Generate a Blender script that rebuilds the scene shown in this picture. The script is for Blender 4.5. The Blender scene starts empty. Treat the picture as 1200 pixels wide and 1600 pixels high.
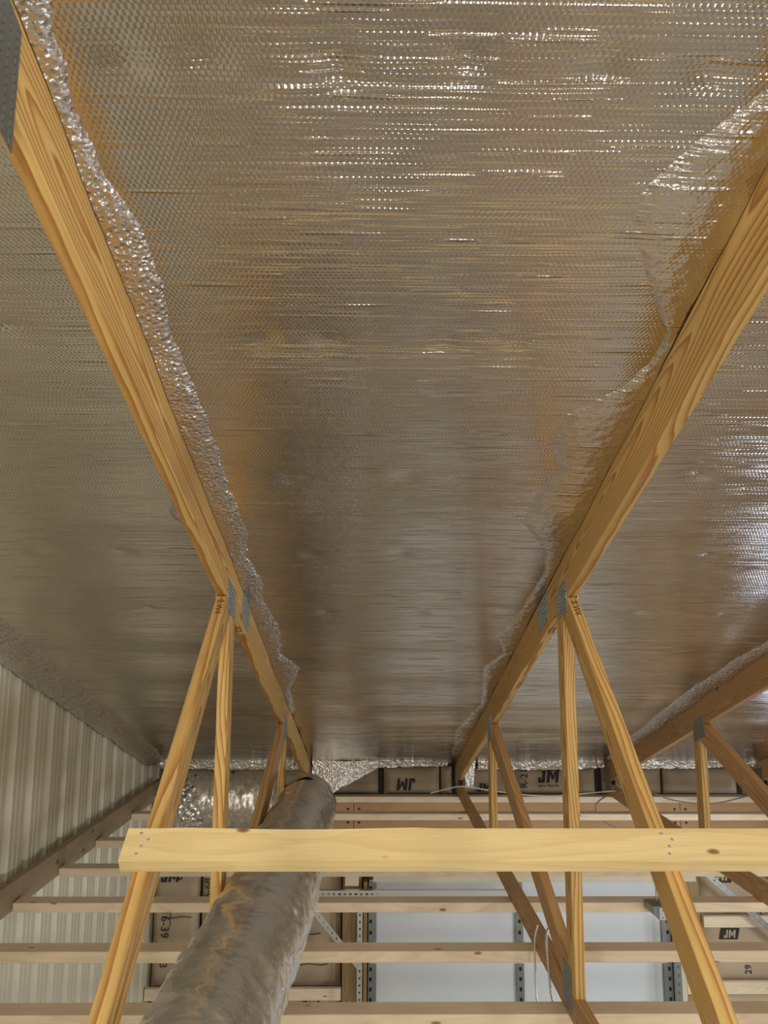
import bpy, bmesh, math, random
import numpy as np
from mathutils import Matrix, Vector

# ------------------------------------------------------------------ camera, world, lights
SC = bpy.context.scene
COL = SC.collection
H = 4.30                      # eye height above the slab; all z below are relative to the eye
R = math.radians
random.seed(4)
NR = np.random.RandomState(7)

cam_d = bpy.data.cameras.new('camera')
cam_d.sensor_fit = 'VERTICAL'
cam_d.sensor_height = 36.0
cam_d.lens = 36.0 * 1206.0 / 1600.0
cam_d.clip_start = 0.02
cam_o = bpy.data.objects.new('camera', cam_d)
COL.objects.link(cam_o)
P_, Y_, RO_ = R(8.77), R(0.69), R(0.19)
_f = Vector((math.sin(Y_) * math.cos(P_), math.cos(Y_) * math.cos(P_), math.sin(P_)))
_r = Vector((math.cos(Y_), -math.sin(Y_), 0))
_u = _r.cross(_f)
_r2 = _r * math.cos(RO_) + _u * math.sin(RO_)
_u2 = _r2.cross(_f)
cam_o.matrix_world = Matrix(((_r2.x, _u2.x, -_f.x, 0), (_r2.y, _u2.y, -_f.y, 0), (_r2.z, _u2.z, -_f.z, H), (0, 0, 0, 1)))
SC.camera = cam_o

w = bpy.data.worlds.new('world')
SC.world = w
w.use_nodes = True
bg = w.node_tree.nodes['Background']
bg.inputs[0].default_value = (1.0, 0.95, 0.87, 1)
bg.inputs[1].default_value = 0.36

SC.view_settings.view_transform = 'Standard'
SC.view_settings.look = 'None'
SC.view_settings.gamma = 1.0
SC.view_settings.use_curve_mapping = False
SC.view_settings.exposure = 0.35


def point_light(name, loc, power, color, radius):
    d = bpy.data.lights.new(name, 'POINT')
    d.energy = power
    d.color = color
    d.shadow_soft_size = radius
    o = bpy.data.objects.new(name, d)
    o.location = (loc[0], loc[1], loc[2] + H)
    COL.objects.link(o)
    return o


def area_light(name, loc, target, power, color, sx, sy):
    d = bpy.data.lights.new(name, 'AREA')
    d.energy = power
    d.color = color
    d.shape = 'RECTANGLE'
    d.size = sx
    d.size_y = sy
    o = bpy.data.objects.new(name, d)
    o.location = (loc[0], loc[1], loc[2] + H)
    v = Vector(target) - Vector(loc)
    o.rotation_euler = v.to_track_quat('-Z', 'Y').to_euler()
    COL.objects.link(o)
    return o


# bare LED lamps of the workshop below the ceiling straps, a key light behind the camera split over added lamps,
# and daylight from the window on the far wall just right of the view
for lx, ly in ((0.03, 0.80), (0.70, 0.62), (1.50, 0.70)):
    point_light('shop_lamp', (lx, ly, -2.0), 6, (1.0, 0.97, 0.91), 0.015)
for lx, ly, lz, le in ((-0.95, -1.6, 0.42, 66), (0.25, -1.9, 0.50, 76), (1.35, -1.7, 0.42, 66), (2.5, -1.5, 0.40, 56)):
    point_light('key_lamp', (lx, ly, lz), le, (1.0, 0.93, 0.81), 0.07)  # key light spread over several added lamps to soften shadows
for lx, ly in ((3.3, 4.6), (3.5, 3.0)):
    area_light('fill_light', (lx, ly, -1.75), (0.4, 4.8, -4.3), 26, (0.92, 0.96, 1.0), 0.15, 1.2)  # unseen fill added to brighten the floor and far wall
area_light('window_daylight', (4.05, 6.62, -2.0), (2.2, 2.5, -0.6), 22, (0.62, 0.76, 1.0), 0.8, 0.9)

# ------------------------------------------------------------------ node helpers


def new_mat(name):
    m = bpy.data.materials.new(name)
    m.use_nodes = True
    nt = m.node_tree
    b = nt.nodes['Principled BSDF']
    return m, nt, b


class N:
    """small wrapper for building node graphs"""

    def __init__(self, nt):
        self.nt = nt

    def node(self, t, **kw):
        n = self.nt.nodes.new(t)
        for k, v in kw.items():
            setattr(n, k, v)
        return n

    def put(self, sock, v):
        if isinstance(v, bpy.types.NodeSocket):
            self.nt.links.new(v, sock)
        elif v is not None:
            sock.default_value = v

    def math(self, op, a, b=None, c=None, clamp=False):
        n = self.node('ShaderNodeMath', operation=op, use_clamp=clamp)
        self.put(n.inputs[0], a)
        if b is not None:
            self.put(n.inputs[1], b)
        if c is not None:
            self.put(n.inputs[2], c)
        return n.outputs[0]

    def vmath(self, op, a, b=None):
        n = self.node('ShaderNodeVectorMath', operation=op)
        self.put(n.inputs[0], a)
        if b is not None:
            self.put(n.inputs[1], b)
        return n.outputs['Value'] if op in ('LENGTH', 'DISTANCE', 'DOT_PRODUCT') else n.outputs[0]

    def noise(self, vec, scale, detail=2.0, rough=0.5):
        n = self.node('ShaderNodeTexNoise')
        self.put(n.inputs['Vector'], vec)
        n.inputs['Scale'].default_value = scale
        n.inputs['Detail'].default_value = detail
        n.inputs['Roughness'].default_value = rough
        return n.outputs[0]

    def ramp(self, fac, stops):
        n = self.node('ShaderNodeValToRGB')
        self.put(n.inputs[0], fac)
        el = n.color_ramp.elements
        while len(el) < len(stops):
            el.new(0.5)
        for e, (p, c) in zip(el, stops):
            e.position = p
            e.color = (c[0], c[1], c[2], 1)
        return n.outputs[0]

    def mix(self, fac, a, b):
        n = self.node('ShaderNodeMix', data_type='RGBA')
        self.put(n.inputs[0], fac)
        self.put(n.inputs[6], a if isinstance(a, bpy.types.NodeSocket) else (a[0], a[1], a[2], 1))
        self.put(n.inputs[7], b if isinstance(b, bpy.types.NodeSocket) else (b[0], b[1], b[2], 1))
        return n.outputs[2]

    def bump(self, height, strength, dist, normal=None):
        n = self.node('ShaderNodeBump')
        n.inputs['Strength'].default_value = strength
        n.inputs['Distance'].default_value = dist
        self.put(n.inputs['Height'], height)
        if normal is not None:
            self.put(n.inputs['Normal'], normal)
        return n.outputs[0]

    def obj(self):
        return self.node('ShaderNodeTexCoord').outputs['Object']

    def rnd(self):
        return self.node('ShaderNodeObjectInfo').outputs['Random']


def wood_mat(name, early, late, knot, ring=0.0085, contrast=0.8, knots=0.5, var=0.12, rough=0.6, kscale=(5.5, 9.0, 9.0)):
    m, nt, b = new_mat(name)
    g = N(nt)
    p = g.obj()
    r = g.rnd()
    off = g.node('ShaderNodeCombineXYZ')
    g.put(off.inputs[0], g.math('MULTIPLY', r, 37.0))
    g.put(off.inputs[1], g.math('MULTIPLY', r, 11.0))
    g.put(off.inputs[2], g.math('MULTIPLY', r, 23.0))
    q = g.vmath('ADD', p, off.outputs[0])
    lo = g.noise(g.vmath('MULTIPLY', q, (0.9, 4.0, 4.0)), 1.0, 1.5)
    hi = g.noise(g.vmath('MULTIPLY', q, (6.0, 60.0, 60.0)), 1.0, 3.0)
    sep = g.node('ShaderNodeSeparateXYZ')
    g.put(sep.inputs[0], p)
    y = g.math('ADD', sep.outputs[1], g.math('MULTIPLY_ADD', r, 0.05, -0.06))
    z = g.math('ADD', sep.outputs[2], g.math('MULTIPLY_ADD', g.math('FRACT', g.math('MULTIPLY', r, 7.31)), 0.07, -0.035))
    y = g.math('ADD', y, g.math('MULTIPLY_ADD', lo, 0.16, -0.08))
    rad = g.math('SQRT', g.math('ADD', g.math('MULTIPLY', y, y), g.math('MULTIPLY', z, z)))
    ph = g.math('ADD', g.math('DIVIDE', rad, ring), g.math('MULTIPLY', hi, 0.55))
    fr = g.math('FRACT', ph)
    c = g.ramp(fr, [(0.0, early), (0.45, [early[i] * 0.75 + late[i] * 0.25 for i in range(3)]), (0.86, late), (0.97, early)])
    c = g.mix(contrast, early, c)
    # broad tone drift along the board and fine fibre streaks
    tone = g.noise(g.vmath('MULTIPLY', q, (1.6, 9.0, 9.0)), 1.0, 2.0)
    fib = g.noise(g.vmath('MULTIPLY', q, (9.0, 420.0, 420.0)), 1.0, 2.0)
    hsv = g.node('ShaderNodeHueSaturation')
    g.put(hsv.inputs['Color'], c)
    val = g.math('ADD', g.math('MULTIPLY_ADD', tone, 0.35, 0.74), g.math('MULTIPLY_ADD', fib, 0.22, -0.11))
    val = g.math('MULTIPLY', val, g.math('MULTIPLY_ADD', g.math('FRACT', g.math('MULTIPLY', r, 3.77)), 2 * var, 1 - var + 0.08))
    g.put(hsv.inputs['Value'], val)
    # knots
    v = g.node('ShaderNodeTexVoronoi')
    g.put(v.inputs['Vector'], g.vmath('MULTIPLY', q, kscale))
    v.inputs['Scale'].default_value = 1.0
    kd = g.math('ADD', v.outputs['Distance'], g.math('MULTIPLY_ADD', hi, 0.12, -0.06))
    kf = g.ramp(kd, [(0.0, (1, 1, 1)), (0.07 + 0.05 * knots, (0.8, 0.8, 0.8)), (0.12 + 0.08 * knots, (0, 0, 0))])
    sp = g.node('ShaderNodeSeparateColor')
    g.put(sp.inputs[0], v.outputs['Color'])
    kf = g.math('MULTIPLY', kf, g.math('LESS_THAN', sp.outputs[0], knots))
    col = g.mix(kf, hsv.outputs[0], knot)
    g.put(b.inputs['Base Color'], col)
    b.inputs['Roughness'].default_value = rough
    g.put(b.inputs['Normal'], g.bump(g.math('ADD', g.math('MULTIPLY', fr, -0.4), fib), 0.25, 0.0012))
    return m


def foil_mat(name, color, rough, bub=0.34, wr=0.75, crumple=0.0, pitch=0.0105, crease=1.0, cscale=85.0):
    m, nt, b = new_mat(name)
    g = N(nt)
    p = g.obj()
    # hexagonal bubble lattice
    s = (pitch, pitch * math.sqrt(3), 1.0)

    def lat(o):
        a = g.vmath('ADD', g.vmath('DIVIDE', p, s), o)
        a = g.vmath('SUBTRACT', g.vmath('FRACTION', a), (0.5, 0.5, 0.0))
        return g.vmath('LENGTH', g.vmath('MULTIPLY', g.vmath('MULTIPLY', a, s), (1, 1, 0)))
    d = g.math('MINIMUM', lat((0, 0, 0)), lat((0.5, 0.5, 0)))
    dome = g.math('SUBTRACT', 1.0, g.math('DIVIDE', d, pitch * 0.56), clamp=True)
    dome = g.math('SMOOTH_MIN', dome, 0.7, 0.4)
    n1 = g.bump(dome, bub, 0.0016)
    wrk = g.noise(g.vmath('MULTIPLY', p, (1.8, 75.0, 1.0)), 1.0, 2.0, 0.55)
    n2 = g.bump(wrk, wr, 0.0030, n1)
    if crease > 0:
        # scattered short straight creases running across the sheet
        for k, (fx, fy, wd) in enumerate(((3.2, 17.0, 0.0035), (5.5, 31.0, 0.0025))):
            q = g.vmath('MULTIPLY', g.vmath('ADD', p, (7.3 * k, 3.1 * k, 0.0)), (fx, fy, 0.0))
            v = g.node('ShaderNodeTexVoronoi', voronoi_dimensions='2D')
            g.put(v.inputs['Vector'], q)
            v.inputs['Scale'].default_value = 1.0
            dv = g.vmath('SUBTRACT', q, v.outputs['Position'])
            sp = g.node('ShaderNodeSeparateXYZ')
            g.put(sp.inputs[0], dv)
            cl = g.node('ShaderNodeSeparateColor')
            g.put(cl.inputs[0], v.outputs['Color'])
            tilt = g.math('MULTIPLY', sp.outputs[0], g.math('MULTIPLY_ADD', cl.outputs[1], 0.3, -0.15))
            dy = g.math('DIVIDE', g.math('ADD', sp.outputs[1], tilt), wd * fy)
            rid = g.math('POWER', 2.718, g.math('MULTIPLY', g.math('MULTIPLY', dy, dy), -1.0))
            fade = g.math('SUBTRACT', 1.0, g.math('MULTIPLY', g.math('MULTIPLY', sp.outputs[0], sp.outputs[0]), 9.0), clamp=True)
            hgt = g.math('MULTIPLY', g.math('MULTIPLY', rid, fade), g.math('POWER', cl.outputs[0], 1.7))
            n2 = g.bump(hgt, crease, wd * 0.55, n2)
    if crumple > 0:
        v = g.node('ShaderNodeTexVoronoi', feature='F1')
        g.put(v.inputs['Vector'], p)
        v.inputs['Scale'].default_value = cscale
        n2 = g.bump(v.outputs['Distance'], crumple, 0.6 / cscale, n2)
    g.put(b.inputs['Normal'], n2)
    st = g.noise(p, 3.0, 2.0)
    g.put(b.inputs['Base Color'], g.mix(g.math('MULTIPLY', st, 0.35), color, [c * 0.8 for c in color]))
    b.inputs['Metallic'].default_value = 1.0
    b.inputs['Roughness'].default_value = rough
    return m


def metal_mat(name, color, rough=0.4, metallic=1.0, nscale=40, namt=0.25, bump=0.0):
    m, nt, b = new_mat(name)
    g = N(nt)
    p = g.obj()
    n = g.noise(p, nscale, 3.0)
    g.put(b.inputs['Base Color'], g.mix(g.math('MULTIPLY', n, namt * 2), color, [c * 0.6 for c in color]))
    b.inputs['Metallic'].default_value = metallic
    g.put(b.inputs['Roughness'], g.math('MULTIPLY_ADD', n, 0.2, rough - 0.1))
    if bump:
        g.put(b.inputs['Normal'], g.bump(n, bump, 0.002))
    return m


def plain_mat(name, color, rough=0.6, nscale=12, namt=0.12, bump=0.1, dist=0.003):
    m, nt, b = new_mat(name)
    g = N(nt)
    p = g.obj()
    n = g.noise(p, nscale, 4.0)
    g.put(b.inputs['Base Color'], g.mix(n, [min(1, c * (1 + namt)) for c in color], [c * (1 - namt) for c in color]))
    b.inputs['Roughness'].default_value = rough
    g.put(b.inputs['Normal'], g.bump(n, bump, dist))
    return m


M = {}
M['truss'] = wood_mat('truss_pine', (0.68, 0.465, 0.17), (0.36, 0.14, 0.022), (0.16, 0.06, 0.015), ring=0.010, contrast=0.95, knots=0.18)
M['truss_shaded'] = wood_mat('shaded_truss_pine', (0.52, 0.32, 0.14), (0.32, 0.145, 0.05), (0.10, 0.045, 0.02), ring=0.010, contrast=0.8, knots=0.2)  # redder copy of the truss pine, weaker light put into its colour
M['strap'] = wood_mat('pale_spruce', (0.76, 0.635, 0.47), (0.62, 0.47, 0.30), (0.22, 0.11, 0.05), ring=0.012, contrast=0.45, knots=0.4, var=0.06, kscale=(7.0, 18.0, 18.0))
M['brace'] = wood_mat('yellow_spruce', (0.80, 0.645, 0.335), (0.68, 0.49, 0.205), (0.20, 0.085, 0.03), ring=0.016, contrast=0.5, knots=0.55, var=0.03, kscale=(9.0, 17.0, 17.0))
M['header'] = wood_mat('orange_pine', (0.52, 0.33, 0.16), (0.36, 0.18, 0.07), (0.12, 0.05, 0.02), ring=0.011, contrast=0.6, knots=0.35)
M['beam'] = wood_mat('grey_brown_pine', (0.34, 0.255, 0.155), (0.24, 0.165, 0.09), (0.10, 0.06, 0.03), ring=0.010, contrast=0.5, knots=0.3)
M['post'] = wood_mat('treated_post', (0.33, 0.22, 0.09), (0.20, 0.12, 0.04), (0.08, 0.04, 0.02), ring=0.010, contrast=0.6, knots=0.2)
M['foil'] = foil_mat('bubble_foil', (0.73, 0.69, 0.635), 0.11)
M['foil_lap'] = foil_mat('crumpled_foil', (0.82, 0.80, 0.80), 0.24, bub=0.2, wr=0.4, crumple=0.7, crease=0)
M['foil_fold'] = foil_mat('folded_foil', (0.78, 0.75, 0.70), 0.20, bub=0.3, wr=0.8, crumple=0.14, crease=0.9, cscale=40.0)
M['foil_edge'] = foil_mat('bright_foil_edge', (0.92, 0.92, 0.92), 0.38, bub=0.3, wr=0.5, crumple=0.7, crease=0, cscale=55.0)
M['galv'] = metal_mat('galvanised_steel', (0.34, 0.37, 0.37), 0.42, 0.9, 60, 0.3)
M['galv_light'] = metal_mat('bright_zinc', (0.72, 0.73, 0.74), 0.40, 0.8, 60, 0.15)
M['slot'] = plain_mat('dark_slot', (0.02, 0.025, 0.04), 0.7)
M['wallmetal'] = metal_mat('cream_sheet_metal', (0.70, 0.66, 0.51), 0.45, 0.15, 9, 0.08)
M['deck'] = metal_mat('roof_deck', (0.35, 0.35, 0.34), 0.5, 0.6)
M['floor'] = plain_mat('concrete_slab', (0.33, 0.29, 0.235), 0.75, 3, 0.15)
M['backing'] = plain_mat('dark_sheathing', (0.10, 0.09, 0.075), 0.8)
M['paper'] = plain_mat('kraft_paper', (0.46, 0.36, 0.245), 0.7, 7, 0.14, 0.5, 0.01)
M['ink'] = plain_mat('black_ink', (0.03, 0.022, 0.02), 0.8)
M['brown_ink'] = plain_mat('brown_ink', (0.17, 0.055, 0.015), 0.8)
M['door'] = plain_mat('door_paint', (0.64, 0.68, 0.71), 0.5, 30, 0.03, 0.05)
M['trim'] = plain_mat('cream_trim', (0.62, 0.55, 0.42), 0.6, 9, 0.06)
M['white'] = plain_mat('white_wire_jacket', (0.75, 0.73, 0.68), 0.5)
M['grey'] = plain_mat('grey_cable', (0.22, 0.22, 0.21), 0.5)
M['glass'] = metal_mat('window_glass', (0.7, 0.8, 0.9), 0.1, 0.0)


def duct_mat():
    m, nt, b = new_mat('duct_film')
    g = N(nt)
    p = g.obj()
    n = g.noise(p, 9.0, 3.0)
    g.put(b.inputs['Base Color'], g.mix(n, (0.74, 0.73, 0.71), (0.60, 0.575, 0.53)))
    b.inputs['Metallic'].default_value = 0.8
    b.inputs['Roughness'].default_value = 0.26
    b.inputs['Coat Weight'].default_value = 1.0
    b.inputs['Coat Roughness'].default_value = 0.06
    cr = g.noise(g.vmath('ADD', p, g.vmath('MULTIPLY', g.node('ShaderNodeTexNoise').outputs[1], (0.05, 0.05, 0.05))), 22.0, 4.0, 0.6)
    g.put(b.inputs['Normal'], g.bump(cr, 0.7, 0.012))
    return m


M['duct'] = duct_mat()
M['duct_end'] = foil_mat('gathered_foil', (0.80, 0.80, 0.82), 0.22, bub=0.0, wr=0.0, crumple=1.0, crease=0, cscale=36.0)

# ------------------------------------------------------------------ mesh helpers


def setp(o, label=None, cat=None, group=None, kind=None):
    if label:
        o['label'] = label
    if cat:
        o['category'] = cat
    if group:
        o['group'] = group
    if kind:
        o['kind'] = kind
    return o


def empty(name, loc, label=None, cat=None, group=None, kind=None):
    o = bpy.data.objects.new(name, None)
    o.empty_display_size = 0.1
    o.location = (loc[0], loc[1], loc[2] + H)
    COL.objects.link(o)
    return setp(o, label, cat, group, kind)


WMAT = {}                     # world matrices of everything that is a parent or may become one


def link(name, me, mat, parent=None, frame=None):
    """frame: 4x4 matrix in eye-relative coordinates"""
    o = bpy.data.objects.new(name, me)
    COL.objects.link(o)
    if mat is not None and not me.materials:
        me.materials.append(mat)
    wm = Matrix.Translation((0, 0, H)) @ (frame if frame is not None else Matrix.Identity(4))
    WMAT[o.name] = wm
    if parent is not None:
        o.parent = parent
        wm = (WMAT[parent.name] if parent.type != 'EMPTY' else Matrix.Translation(parent.location)).inverted() @ wm
    o.matrix_basis = wm
    return o


def frame(o, ex, ey, ez):
    return Matrix(((ex[0], ey[0], ez[0], o[0]), (ex[1], ey[1], ez[1], o[1]), (ex[2], ey[2], ez[2], o[2]), (0, 0, 0, 1)))


def mesh_from(verts, faces, name='mesh', smooth=False):
    me = bpy.data.meshes.new(name)
    me.from_pydata([tuple(v) for v in verts], [], faces)
    me.update()
    if smooth:
        me.polygons.foreach_set('use_smooth', [True] * len(me.polygons))
    return me


def box_bm(bm, x0, x1, y0, y1, z0, z1):
    v = [bm.verts.new(c) for c in ((x0, y0, z0), (x1, y0, z0), (x1, y1, z0), (x0, y1, z0), (x0, y0, z1), (x1, y0, z1), (x1, y1, z1), (x0, y1, z1))]
    for f in ((0, 3, 2, 1), (4, 5, 6, 7), (0, 1, 5, 4), (1, 2, 6, 5), (2, 3, 7, 6), (3, 0, 4, 7)):
        bm.faces.new([v[i] for i in f])


def done(bm, bevel=0.0):
    if bevel:
        bmesh.ops.bevel(bm, geom=bm.edges[:], offset=bevel, segments=1, affect='EDGES', clamp_overlap=True)
    bmesh.ops.recalc_face_normals(bm, faces=bm.faces[:])
    me = bpy.data.meshes.new('mesh')
    bm.to_mesh(me)
    bm.free()
    return me


def box(name, x0, x1, y0, y1, z0, z1, mat, parent=None, bevel=0.002):
    """axis-aligned box, object origin in its middle, length along local x"""
    c = ((x0 + x1) / 2, (y0 + y1) / 2, (z0 + z1) / 2)
    bm = bmesh.new()
    box_bm(bm, x0 - c[0], x1 - c[0], y0 - c[1], y1 - c[1], z0 - c[2], z1 - c[2])
    return link(name, done(bm, bevel), mat, parent, Matrix.Translation(c))


def member(name, parent, xc, poly, ang, mat, t=0.038, bevel=0.0025):
    """board lying in a truss plane: poly in (y,z), extruded t along x; local x runs along the board (angle ang)"""
    ca, sa = math.cos(ang), math.sin(ang)
    cy = sum(p[0] for p in poly) / len(poly)
    cz = sum(p[1] for p in poly) / len(poly)
    ex, ey, ez = (0, ca, sa), (-1, 0, 0), (0, -sa, ca)
    loc = []
    for (y, z) in poly:
        dy, dz = y - cy, z - cz
        loc.append((dy * ca + dz * sa, -dy * sa + dz * ca))
    bm = bmesh.new()
    a = [bm.verts.new((u, -t / 2, v)) for u, v in loc]
    b = [bm.verts.new((u, t / 2, v)) for u, v in loc]
    n = len(loc)
    bm.faces.new(a)
    bm.faces.new(b[::-1])
    for i in range(n):
        j = (i + 1) % n
        bm.faces.new((a[i], b[i], b[j], a[j]))
    bmesh.ops.recalc_face_normals(bm, faces=bm.faces[:])
    return link(name, done(bm, bevel), mat, parent, frame((xc, cy, cz), ex, ey, ez))


def noise2(u, v, seed):
    """smooth value noise on arrays"""
    rs = np.random.RandomState(seed)
    tab = rs.rand(64, 64)
    iu, iv = np.floor(u).astype(int), np.floor(v).astype(int)
    fu, fv = u - iu, v - iv
    fu, fv = fu * fu * (3 - 2 * fu), fv * fv * (3 - 2 * fv)
    a, b = tab[iu % 64, iv % 64], tab[(iu + 1) % 64, iv % 64]
    c, d = tab[iu % 64, (iv + 1) % 64], tab[(iu + 1) % 64, (iv + 1) % 64]
    return (a * (1 - fu) + b * fu) * (1 - fv) + (c * (1 - fu) + d * fu) * fv - 0.5


def grid_mesh(X, Y, Z, smooth=True):
    nr, nc = X.shape
    v = np.stack([X, Y, Z], -1).reshape(-1, 3)
    i = np.arange(nr * nc).reshape(nr, nc)
    q = np.stack([i[:-1, :-1], i[:-1, 1:], i[1:, 1:], i[1:, :-1]], -1).reshape(-1, 4)
    me = bpy.data.meshes.new('mesh')
    me.vertices.add(len(v))
    me.vertices.foreach_set('co', v.ravel())
    me.loops.add(q.size)
    me.loops.foreach_set('vertex_index', q.ravel())
    me.polygons.add(len(q))
    me.polygons.foreach_set('loop_start', np.arange(0, q.size, 4))
    me.polygons.foreach_set('loop_total', np.full(len(q), 4))
    if smooth:
        me.polygons.foreach_set('use_smooth', np.ones(len(q), bool))
    me.update(calc_edges=True)
    me.validate()
    return me


def tube_mesh(pts, rad, seg=10, ripple=0.0, ripple_len=0.01, sub=None, cap=True):
    """tube along a smooth path"""
    P = [Vector(p) for p in pts]
    dense = []
    n = sub or 12
    for i in range(len(P) - 1):
        p0 = P[i - 1] if i > 0 else P[i] * 2 - P[i + 1]
        p3 = P[i + 2] if i + 2 < len(P) else P[i + 1] * 2 - P[i]
        p1, p2 = P[i], P[i + 1]
        for k in range(n):
            t = k / n
            dense.append(0.5 * ((2 * p1) + (p2 - p0) * t + (2 * p0 - 5 * p1 + 4 * p2 - p3) * t * t + (3 * p1 - p0 - 3 * p2 + p3) * t ** 3))
    dense.append(P[-1])
    verts, faces = [], []
    up = Vector((0, 0, 1))
    s = 0.0
    side = None
    for i, c in enumerate(dense):
        d = (dense[min(i + 1, len(dense) - 1)] - dense[max(i - 1, 0)]).normalized()
        if side is None:
            side = d.cross(up)
            if side.length < 0.1:
                side = d.cross(Vector((1, 0, 0)))
        side = (side - d * side.dot(d)).normalized()
        nn = side.cross(d)
        if i:
            s += (c - dense[i - 1]).length
        r = rad + (ripple * math.sin(s / ripple_len * 2 * math.pi) if ripple else 0)
        for k in range(seg):
            a = 2 * math.pi * k / seg
            verts.append(c + side * math.cos(a) * r + nn * math.sin(a) * r)
    m = len(dense)
    for i in range(m - 1):
        for k in range(seg):
            a, b = i * seg + k, i * seg + (k + 1) % seg
            faces.append((a, b, b + seg, a + seg))
    if cap:
        faces.append(tuple(range(seg))[::-1])
        faces.append(tuple(range((m - 1) * seg, m * seg)))
    return mesh_from(verts, faces, smooth=True)


def text_mesh(body, size, depth=0.0004, bold=0.0):
    cu = bpy.data.curves.new('t', 'FONT')
    cu.body = body
    cu.size = size
    cu.align_x = 'CENTER'
    cu.align_y = 'CENTER'
    cu.extrude = depth
    cu.offset = bold * size
    cu.resolution_u = 3
    o = bpy.data.objects.new('t', cu)
    COL.objects.link(o)
    bpy.context.view_layer.update()
    me = bpy.data.meshes.new_from_object(o)
    bpy.data.objects.remove(o)
    me.materials.clear()
    return me


def letters_jm(h, depth=0.0004):
    """bold slanted J and M made of strokes, centred"""
    bm = bmesh.new()
    wd, t = h * 1.45, h * 0.22
    strokes = [[(0.18, 0.0), (0.40, 0.0), (0.40, 1.0), (0.18, 1.0)], [(-0.10, 0.0), (0.18, 0.0), (0.18, 0.20), (-0.10, 0.20)], [(-0.10, 0.20), (0.08, 0.20), (0.08, 0.38), (-0.10, 0.38)],
               [(0.55, 0.0), (0.76, 0.0), (0.76, 1.0), (0.55, 1.0)], [(1.20, 0.0), (1.41, 0.0), (1.41, 1.0), (1.20, 1.0)],
               [(0.76, 1.0), (0.76, 0.68), (0.92, 0.22), (1.04, 0.22), (0.98, 0.52)], [(1.20, 1.0), (0.98, 0.52), (1.04, 0.22), (1.20, 0.68)]]
    for st in strokes:
        f = [((x - 0.65 + (y - 0.5) * 0.12) * h, (y - 0.5) * h) for x, y in st]
        a = [bm.verts.new((x, y, -depth)) for x, y in f]
        b = [bm.verts.new((x, y, depth)) for x, y in f]
        bm.faces.new(a[::-1])
        bm.faces.new(b)
        for i in range(len(f)):
            j = (i + 1) % len(f)
            bm.faces.new((a[i], a[j], b[j], b[i]))
    bmesh.ops.remove_doubles(bm, verts=bm.verts[:], dist=1e-5)
    return done(bm)


# ------------------------------------------------------------------ roof geometry numbers
ZR, SL = 1.2335, 0.3504           # foil plane: z = ZR - SL*y
ANG = -math.atan(SL)
CA, SA = math.cos(ANG), math.sin(ANG)
XL, XR, XF, XH = -0.529, 0.690, 1.909, 3.128
XG = -1.749
ZB = -1.2065                      # top of the bottom chords
XWALL = -1.81
YFAR = 6.95


def roof(y, o=0.0):
    return ZR - SL * y - o


ROOFM = frame((0, 0, ZR), (1, 0, 0), (0, CA, SA), (0, -SA, CA))   # local x across, y down the slope, z up

# ------------------------------------------------------------------ the setting
fl = box('floor', -1.95, 6.2, -6.0, YFAR + 0.1, -H - 0.15, -H, M['floor'], None, 0)
setp(fl, 'grey concrete slab far below the trusses', 'floor', kind='structure')

deck = link('ceiling', mesh_from([(-1.95, -2.6, 0.06), (4.5, -2.6, 0.06), (4.5, 7.45, 0.06), (-1.95, 7.45, 0.06),
                                  (-1.95, -2.6, 0.09), (4.5, -2.6, 0.09), (4.5, 7.45, 0.09), (-1.95, 7.45, 0.09)],
                                 [(0, 3, 2, 1), (4, 5, 6, 7), (0, 1, 5, 4), (1, 2, 6, 5), (2, 3, 7, 6), (3, 0, 4, 7)]), M['deck'], None, ROOFM)
setp(deck, 'sloping roof lined with reflective bubble foil', 'ceiling', kind='structure')

STAPLES = [(-0.386, 1.066), (-0.252, 1.058), (-0.058, 1.071), (0.13, 1.06), (0.346, 1.067), (0.518, 1.074), (-0.248, 1.665), (-0.112, 1.67),
           (0.15, 1.671), (0.324, 1.669), (-0.247, 2.239), (0.093, 2.235), (-0.893, 2.726), (-0.803, 1.635), (-0.229, 2.749), (0.10, 2.74),
           (-0.95, 3.25), (-1.2, 2.72), (0.95, 2.22), (1.2, 2.74), (1.45, 2.73), (1.7, 2.24), (1.1, 3.3), (1.5, 3.3), (0.2, 3.29), (-0.2, 3.29)]


def foil_disp(X, Y, x0, x1, seed):
    Z = np.zeros_like(X)
    yh = Y * CA                                          # horizontal distance
    t = (yh - 1.066) / 0.556                             # purlin lines
    Z -= 0.010 * np.sin(np.pi * t) ** 2 * (0.7 + 0.8 * noise2(X * 1.1, t * 0.8 + 3, seed + 9))
    # cross wrinkles, mostly running across the bay
    bend = 0.05 * noise2(X * 2.0, Y * 1.3, seed) + 0.03 * noise2(X * 5, Y * 3, seed + 3)
    for k, (fx, fy, a) in enumerate([(1.2, 9, 0.0040), (1.7, 19, 0.0020), (2.4, 41, 0.0007)]):
        Z += a * noise2(X * fx + 11, (Y + bend) * fy, seed + 20 + k)
    # diagonal pull wrinkles towards the trusses
    e = np.minimum(X - x0, x1 - X)
    w_ = np.exp(-e / 0.13)
    sgn = np.where(X - x0 < x1 - X, -1.0, 1.0)
    Z += w_ * 0.0055 * noise2(X * 5 + 7, (Y + sgn * e * 0.55) * 13, seed + 31)
    Z += w_ * 0.012 * noise2(X * 2, Y * 2.6, seed + 32)
    for sx, sy in STAPLES:
        if x0 < sx < x1:
            d = np.hypot(X - sx, (yh - sy) / CA)
            th = np.arctan2(yh - sy, X - sx)
            Z += 0.010 * np.exp(-d / 0.025) + 0.0016 * np.exp(-d / 0.05) * np.sin(th * 9)
    return Z - 0.004


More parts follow.
